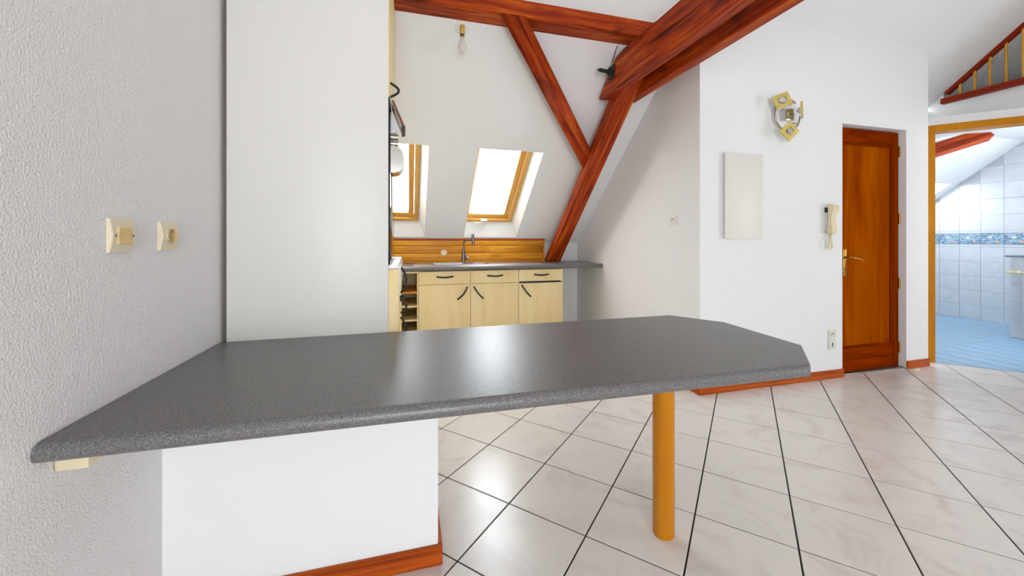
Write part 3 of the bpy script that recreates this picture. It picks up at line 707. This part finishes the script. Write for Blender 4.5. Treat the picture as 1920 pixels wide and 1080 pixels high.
cab(1.076, 1.553, -1, 'maple base cabinet with a black strip under its drawer, beside the leaning post', True)
sh = thing('open_shelf_unit', 'narrow open maple shelf unit beside the base cabinets', 'shelf', (.02, 4.0, 0))
e = .016; xa, xb = -.07, .098
boxes('carcass', [(xa, xa+e, YF+.01, 4.29, .10, .80), (xb-.012, xb, YF, 4.29, .10, .80), (xa, xb-.012, 4.28, 4.29, .10, .80), (xa+e, xb-.012, YF+.01, 4.28, .784, .80), (xa+e, xb-.012, YF+.01, 4.28, .10, .116)], 'maple', sh)
for z, mt in ((.595, 'pine_board'), (.465, 'maple'), (.335, 'maple'), (.22, 'maple')):
    box('shelf', xa+e, xb-.012, YF+.012, 4.28, z, z+.016, mt, sh)

# ================================================================ WALL FITTINGS
def leftplate(y0, y1, z0, z1, label, rocker):
    t = thing('light_switch' if rocker else 'power_socket', label, 'light switch' if rocker else 'socket', (XL, (y0+y1)/2, z0))
    yc, zc = (y0+y1)/2, (z0+z1)/2
    # plate with a ridge across its middle
    pts = [(XL, y0, z0), (XL, y0, z1), (XL+.006, y0+.002, z1), (XL+.013, y0+.002, zc), (XL+.006, y0+.002, z0)]
    if rocker:
        prism('plate', pts, (0, y1-y0, 0), 'ivory_plastic', t, .0012)
        prism('rocker', [(XL+.010, yc-.021, zc-.021), (XL+.0105, yc-.021, zc+.021), (XL+.0165, yc-.021, zc+.018), (XL+.0135, yc-.021, zc-.001), (XL+.0150, yc-.021, zc-.020)], (0, .042, 0), 'rocker_yellow', t, .0008)
        box('rocker_gap', XL+.0105, XL+.0125, yc-.0225, yc+.0225, zc-.0225, zc+.0225, 'ivory_plastic', t)
    else:
        nn = 56; bm = bmesh.new(); hh = (z1-z0)/2; g = []
        for i in range(nn+1):
            row = []
            for j in range(nn+1):
                a = -hh+2*hh*i/nn; b = -hh+2*hh*j/nn; r = math.hypot(a, b)
                h = .007+.007*(1-abs(b)/hh)
                if r < .0185: h = .0015
                elif r < .0225: h += .0018
                if i in (0, nn) or j in (0, nn): h = 0
                row.append(bm.verts.new((h, a, b)))
            g.append(row)
        for i in range(nn):
            for j in range(nn): bm.faces.new((g[i][j], g[i+1][j], g[i+1][j+1], g[i][j+1]))
        link('plate', bm_mesh(bm, 'plate', True), 'ivory_plastic', t, (XL, yc, zc))
        lathe('socket_ring', [(.0182, .002), (.0188, .0155), (.0205, .017), (.0215, .0155)], 'rocker_yellow', t, (XL, yc, zc), (1, 0, 0), 36)
        for dy, dz in ((-.0005, .0075), (-.010, -.001), (.010, -.001)):
            lathe('pin_hole_shade', [(0, .0024), (.0028, .0024), (.0028, .001)], 'slot_dark', t, (XL, yc+dy, zc+dz), (1, 0, 0), 12)  # no real holes: dark discs painted as their inner shade
    for yy in (yc-.030, yc+.030): box('screw_slot', XL+.0122, XL+.0134, yy-.0015, yy+.0015, zc-.003, zc+.003, 'slot_dark', t)
leftplate(1.112, 1.194, 1.069, 1.151, 'yellowed ivory light switch on the roughcast wall', True)
leftplate(1.302, 1.385, 1.069, 1.151, 'yellowed ivory power socket on the roughcast wall', False)
def sock(name, origin, right, nrm, label, cat, kind, s=.038):
    o = Vector(origin); rt = Vector(right); n = Vector(nrm); up = Vector((0, 0, 1)); t = thing(name, label, cat, o)
    beam('plate', o-rt*s+n*.004, o+rt*s+n*.004, .008, 2*s, 'panel_cream', t, up, .003)
    if kind == 'phone':
        beam('slot', o+n*.009-up*.016, o+n*.009+up*.018, .006, .004, 'slot_dark', t, n, 0)
    else:
        lathe('socket_ring', [(.021, .006), (.021, .013), (.018, .013), (.0175, .0088), (0, .0088)], 'panel_cream', t, o, n, 24)
        for k in (-.009, .009): lathe('pin_hole_shade', [(0, .0095), (.0028, .0095), (.0028, .008)], 'slot_dark', t, o+rt*k, n, 10)  # flat dark discs stand in for the shade inside the holes
        lathe('pin', [(0, .016), (.0026, .016), (.0026, .0085)], 'brass', t, o+up*.009, n, 10)
sock('power_socket', (3.252, YW, .347), (1, 0, 0), (0, -1, 0), 'cream power socket above the phone outlet near the baseboard', 'socket', 'socket')
sock('phone_outlet', (3.252, YW, .266), (1, 0, 0), (0, -1, 0), 'cream phone outlet below the power socket near the baseboard', 'socket', 'phone')
sock('power_socket', (XK, 2.545, 1.252), (0, -1, 0), (-1, 0, 0), 'small cream power socket on the kitchen side wall', 'socket', 'socket')
# flat electric cover panel
ep = thing('wall_panel_box', 'flat cream cover box on the wall beside the lamp', 'panel', (2.36, YW, 1.1))
box('housing', 2.20, 2.525, YW-.016, YW, 1.112, 1.72, 'panel_cream', ep, .002)
box('door', 2.192, 2.535, YW-.030, YW-.0165, 1.106, 1.726, 'panel_cream', ep, .004)
# intercom handset
ic = thing('intercom_handset', 'cream intercom handset with a hanging cord loop beside the brown door', 'intercom', (3.22, YW, 1.1))
box('base_plate', 3.185, 3.275, YW-.018, YW, 1.165, 1.365, 'white_plastic', ic, .006)
bm = bmesh.new()
prof = [(-.115, .030), (-.105, .046), (-.06, .05), (-.03, .036), (.03, .036), (.06, .052), (.10, .056), (.115, .045)]
va = []; vb = []
for (zz, dep) in prof:
    hw = .031+.006*(zz > .05)
    va.append([bm.verts.new((s*hw, -dep, zz)) for s in (-1, 1)]); vb.append([bm.verts.new((s*hw, -.012, zz)) for s in (-1, 1)])
for i in range(len(prof)-1):
    bm.faces.new((va[i][0], va[i][1], va[i+1][1], va[i+1][0])); bm.faces.new((vb[i][0], vb[i+1][0], vb[i+1][1], vb[i][1]))
    bm.faces.new((va[i][0], va[i+1][0], vb[i+1][0], vb[i][0])); bm.faces.new((va[i][1], vb[i][1], vb[i+1][1], va[i+1][1]))
bm.faces.new((va[0][0], vb[0][0], vb[0][1], va[0][1])); bm.faces.new((va[-1][0], va[-1][1], vb[-1][1], vb[-1][0]))
bmesh.ops.bevel(bm, geom=list(bm.edges), offset=.006, segments=2, affect='EDGES')
mm_ = Matrix.Rotation(R(4), 4, 'Y'); mm_.translation = (3.205, YW-.012, 1.26)
link('handset', bm_mesh(bm, 'handset', True), 'cream_plastic', ic, mtx=mm_)
box('cradle', 3.176, 3.184, YW-.022, YW-.002, 1.315, 1.352, 'black_plastic', ic, .002)
tube('cord', [(3.20, YW-.035, 1.148), (3.197, YW-.037, 1.125), (3.185, YW-.04, 1.10), (3.170, YW-.042, 1.075), (3.163, YW-.042, 1.055), (3.168, YW-.04, 1.037), (3.184, YW-.038, 1.029), (3.205, YW-.036, 1.034), (3.215, YW-.033, 1.050), (3.213, YW-.03, 1.072), (3.203, YW-.027, 1.10), (3.200, YW-.024, 1.13), (3.207, YW-.02, 1.168)], .0075, 'cream_plastic', ic, 8)
for z in (1.335, 1.29): box('call_button', 3.246, 3.268, YW-.022, YW-.017, z-.013, z+.013, 'panel_cream', ic, .003)
lathe('ringer', [(0, .016), (.016, .015), (.019, .008), (.019, 0), (0, 0)], 'panel_cream', ic, (3.258, YW-.001, 1.185), (0, -1, 0), 24)

# wall lamp with three square heads
LX, LZ = 2.757, 2.04
wl = thing('wall_lamp', 'chrome ring wall lamp with three square wooden spot heads', 'wall lamp', (LX, YW, LZ))
lathe('backplate', [(0, .012), (.098, .012), (.106, .008), (.108, 0), (0, 0)], 'white_enamel', wl, (LX, YW, LZ), (0, -1, 0), 40)
ring = []
for i in range(41):
    t = R(50)+R(310)*i/40
    ring.append((LX+.122*math.cos(t), YW-.035, LZ+.122*math.sin(t)))
tube('ring', ring, .006, 'nickel', wl, 10)
for t in (60, 200, 330):
    cyl('ring_stay', (LX+.095*math.cos(R(t)), YW-.008, LZ+.095*math.sin(R(t))), (LX+.12*math.cos(R(t)), YW-.034, LZ+.12*math.sin(R(t))), .004, 'nickel', wl, 8)
box('center_box', LX-.045, LX+.045, YW-.05, YW-.012, LZ-.045, LZ+.045, 'chrome', wl, .004)
def head(c, nrm, roll, arm_from):
    n = Vector(nrm).normalized(); up = Vector((0, 0, 1)); r_ = up.cross(n).normalized(); u_ = n.cross(r_)
    q = Matrix.Rotation(roll, 3, n); r_ = q @ r_; u_ = q @ u_; c = Vector(c)
    bm = bmesh.new(); h, wv, th = .052, .026, .014
    for (a0, a1, b0, b1) in ((-h, h, h-wv, h), (-h, h, -h, -h+wv), (-h, -h+wv, -h+wv, h-wv), (h-wv, h, -h+wv, h-wv)):
        box_bm(bm, a0, a1, b0, b1, -th/2, th/2)
    m = Matrix((r_, u_, n)).transposed().to_4x4(); m.translation = c
    ho = link('spot_head', bm_mesh(bm, 'spot_head'), 'lamp_wood', wl, mtx=m)
    lathe('spot_lamp', [(0, .004), (.02, .006), (.024, -.008), (.012, -.03), (0, -.03)], 'chrome', ho, c, n, 20)
    cyl('arm', arm_from, c-n*.012, .0055, 'nickel', ho, 10)
def ringp(t): return Vector((LX+.122*math.cos(R(t)), YW-.035, LZ+.122*math.sin(R(t))))
head((2.628, YW-.10, 2.112), (-.75, -1, .25), R(18), ringp(120))
head((2.695, YW-.10, 1.893), (-.25, -1, -.05), R(45), ringp(255))
head((2.815, YW-.10, 2.060), (.62, -.80, .05), R(0), ringp(8))

# bulb on the slope
bl = thing('hanging_bulb', 'bare clear light bulb in a wooden holder below the purlin', 'light bulb', (.348, 2.55, 2.52))
yb_ = 2.56; zb_ = roof_z(yb_)
lathe('ceiling_rose', [(0, .010), (.034, .010), (.045, .004), (.046, 0), (0, 0)], 'white_plastic', bl, (.35, yb_, zb_-.001), -NV, 28)
lathe('holder', [(0, 0), (.013, 0), (.016, .01), (.016, .055), (.012, .06), (0, .06)], 'bulb_holder_wood', bl, (.35, yb_-.025, zb_-.055), (0, 0, 1), 18)
cyl('holder_stem', (.35, yb_-.025, zb_+.003), (.35, yb_-.005, zb_-.004), .006, 'brass', bl, 8)
lathe('collar', [(0, 0), (.013, 0), (.0145, .006), (.013, .016), (0, .016)], 'visor_brown', bl, (.35, yb_-.025, zb_-.071), (0, 0, 1), 18)
lathe('bulb', [(.011, .0), (.013, -.02), (.024, -.048), (.030, -.07), (.028, -.088), (.017, -.102), (0, -.106)], 'bulb_glass', bl, (.35, yb_-.025, zb_-.07), (0, 0, 1), 24)

# ================================================================ BATHROOM BITS
pt = thing('tiled_partition', 'low white tiled partition with a grey ledge in the bathroom', 'partition', (6.7, 2.2, 0))
box('core', 6.578, 7.3, 1.2, 2.70, 0, .905, 'bath_grout', pt)
bm = bmesh.new(); box_bm(bm, -.004, .004, -.098, .098, -.0985, .0985); tm = bm_mesh(bm, 'wall_tile'); tm.materials.append(M['bath_tile'])
for j in range(7):
    for r in range(4): link('wall_tile', tm, None, pt, (6.575, 2.60-.2*j, .1+.2*r))
    box('wall_tile', 6.571, 6.579, 2.502-.2*j, 2.698-.2*j, .8015, .903, 'bath_tile', pt)
box('ledge', 6.545, 7.32, 1.2, 2.725, .905, .925, 'ledge_grey', pt, .004)
rd = thing('radiator', 'white panel radiator with a cream valve on the bathroom partition', 'radiator', (6.5, 2.4, .15))
box('panel', 6.49, 6.545, 1.75, 2.575, .16, .72, 'white_enamel', rd, .01)
lathe('valve', [(0, 0), (.012, 0), (.012, .03), (.024, .034), (.024, .06), (.016, .064), (.016, .12), (0, .125)], 'cream_plastic', rd, (6.515, 2.57, .735), (-.2, 1, .02), 18)
box('wall_bracket', 6.545, 6.571, 2.3, 2.34, .3, .6, 'white_enamel', rd)
tag(box('towel', 6.478, 6.489, 2.2, 2.54, .42, .735, 'towel_blue', None, .004), 'light blue towel hanging on the bathroom radiator', 'towel')
# small wooden wedge on the floor by the frame
bm = bmesh.new(); vs = [bm.verts.new(v) for v in ((-.03, -.012, 0), (.03, -.014, 0), (.03, .014, 0), (-.03, .012, 0), (.026, -.011, .016), (.026, .011, .016), (-.015, .008, .006), (-.015, -.008, .006))]
for f in ((0, 3, 2, 1), (4, 5, 6, 7), (1, 2, 5, 4), (0, 1, 4, 7), (2, 3, 6, 5), (3, 0, 7, 6)): bm.faces.new([vs[i] for i in f])
mw = Matrix.Rotation(R(-20), 4, 'Z'); mw.translation = (4.135, 2.225, 0)
tag(link('floor_wedge', bm_mesh(bm, 'floor_wedge'), 'cleat_wood', None, mtx=mw), 'small pale wooden wedge on the floor by the baseboard', 'wedge')
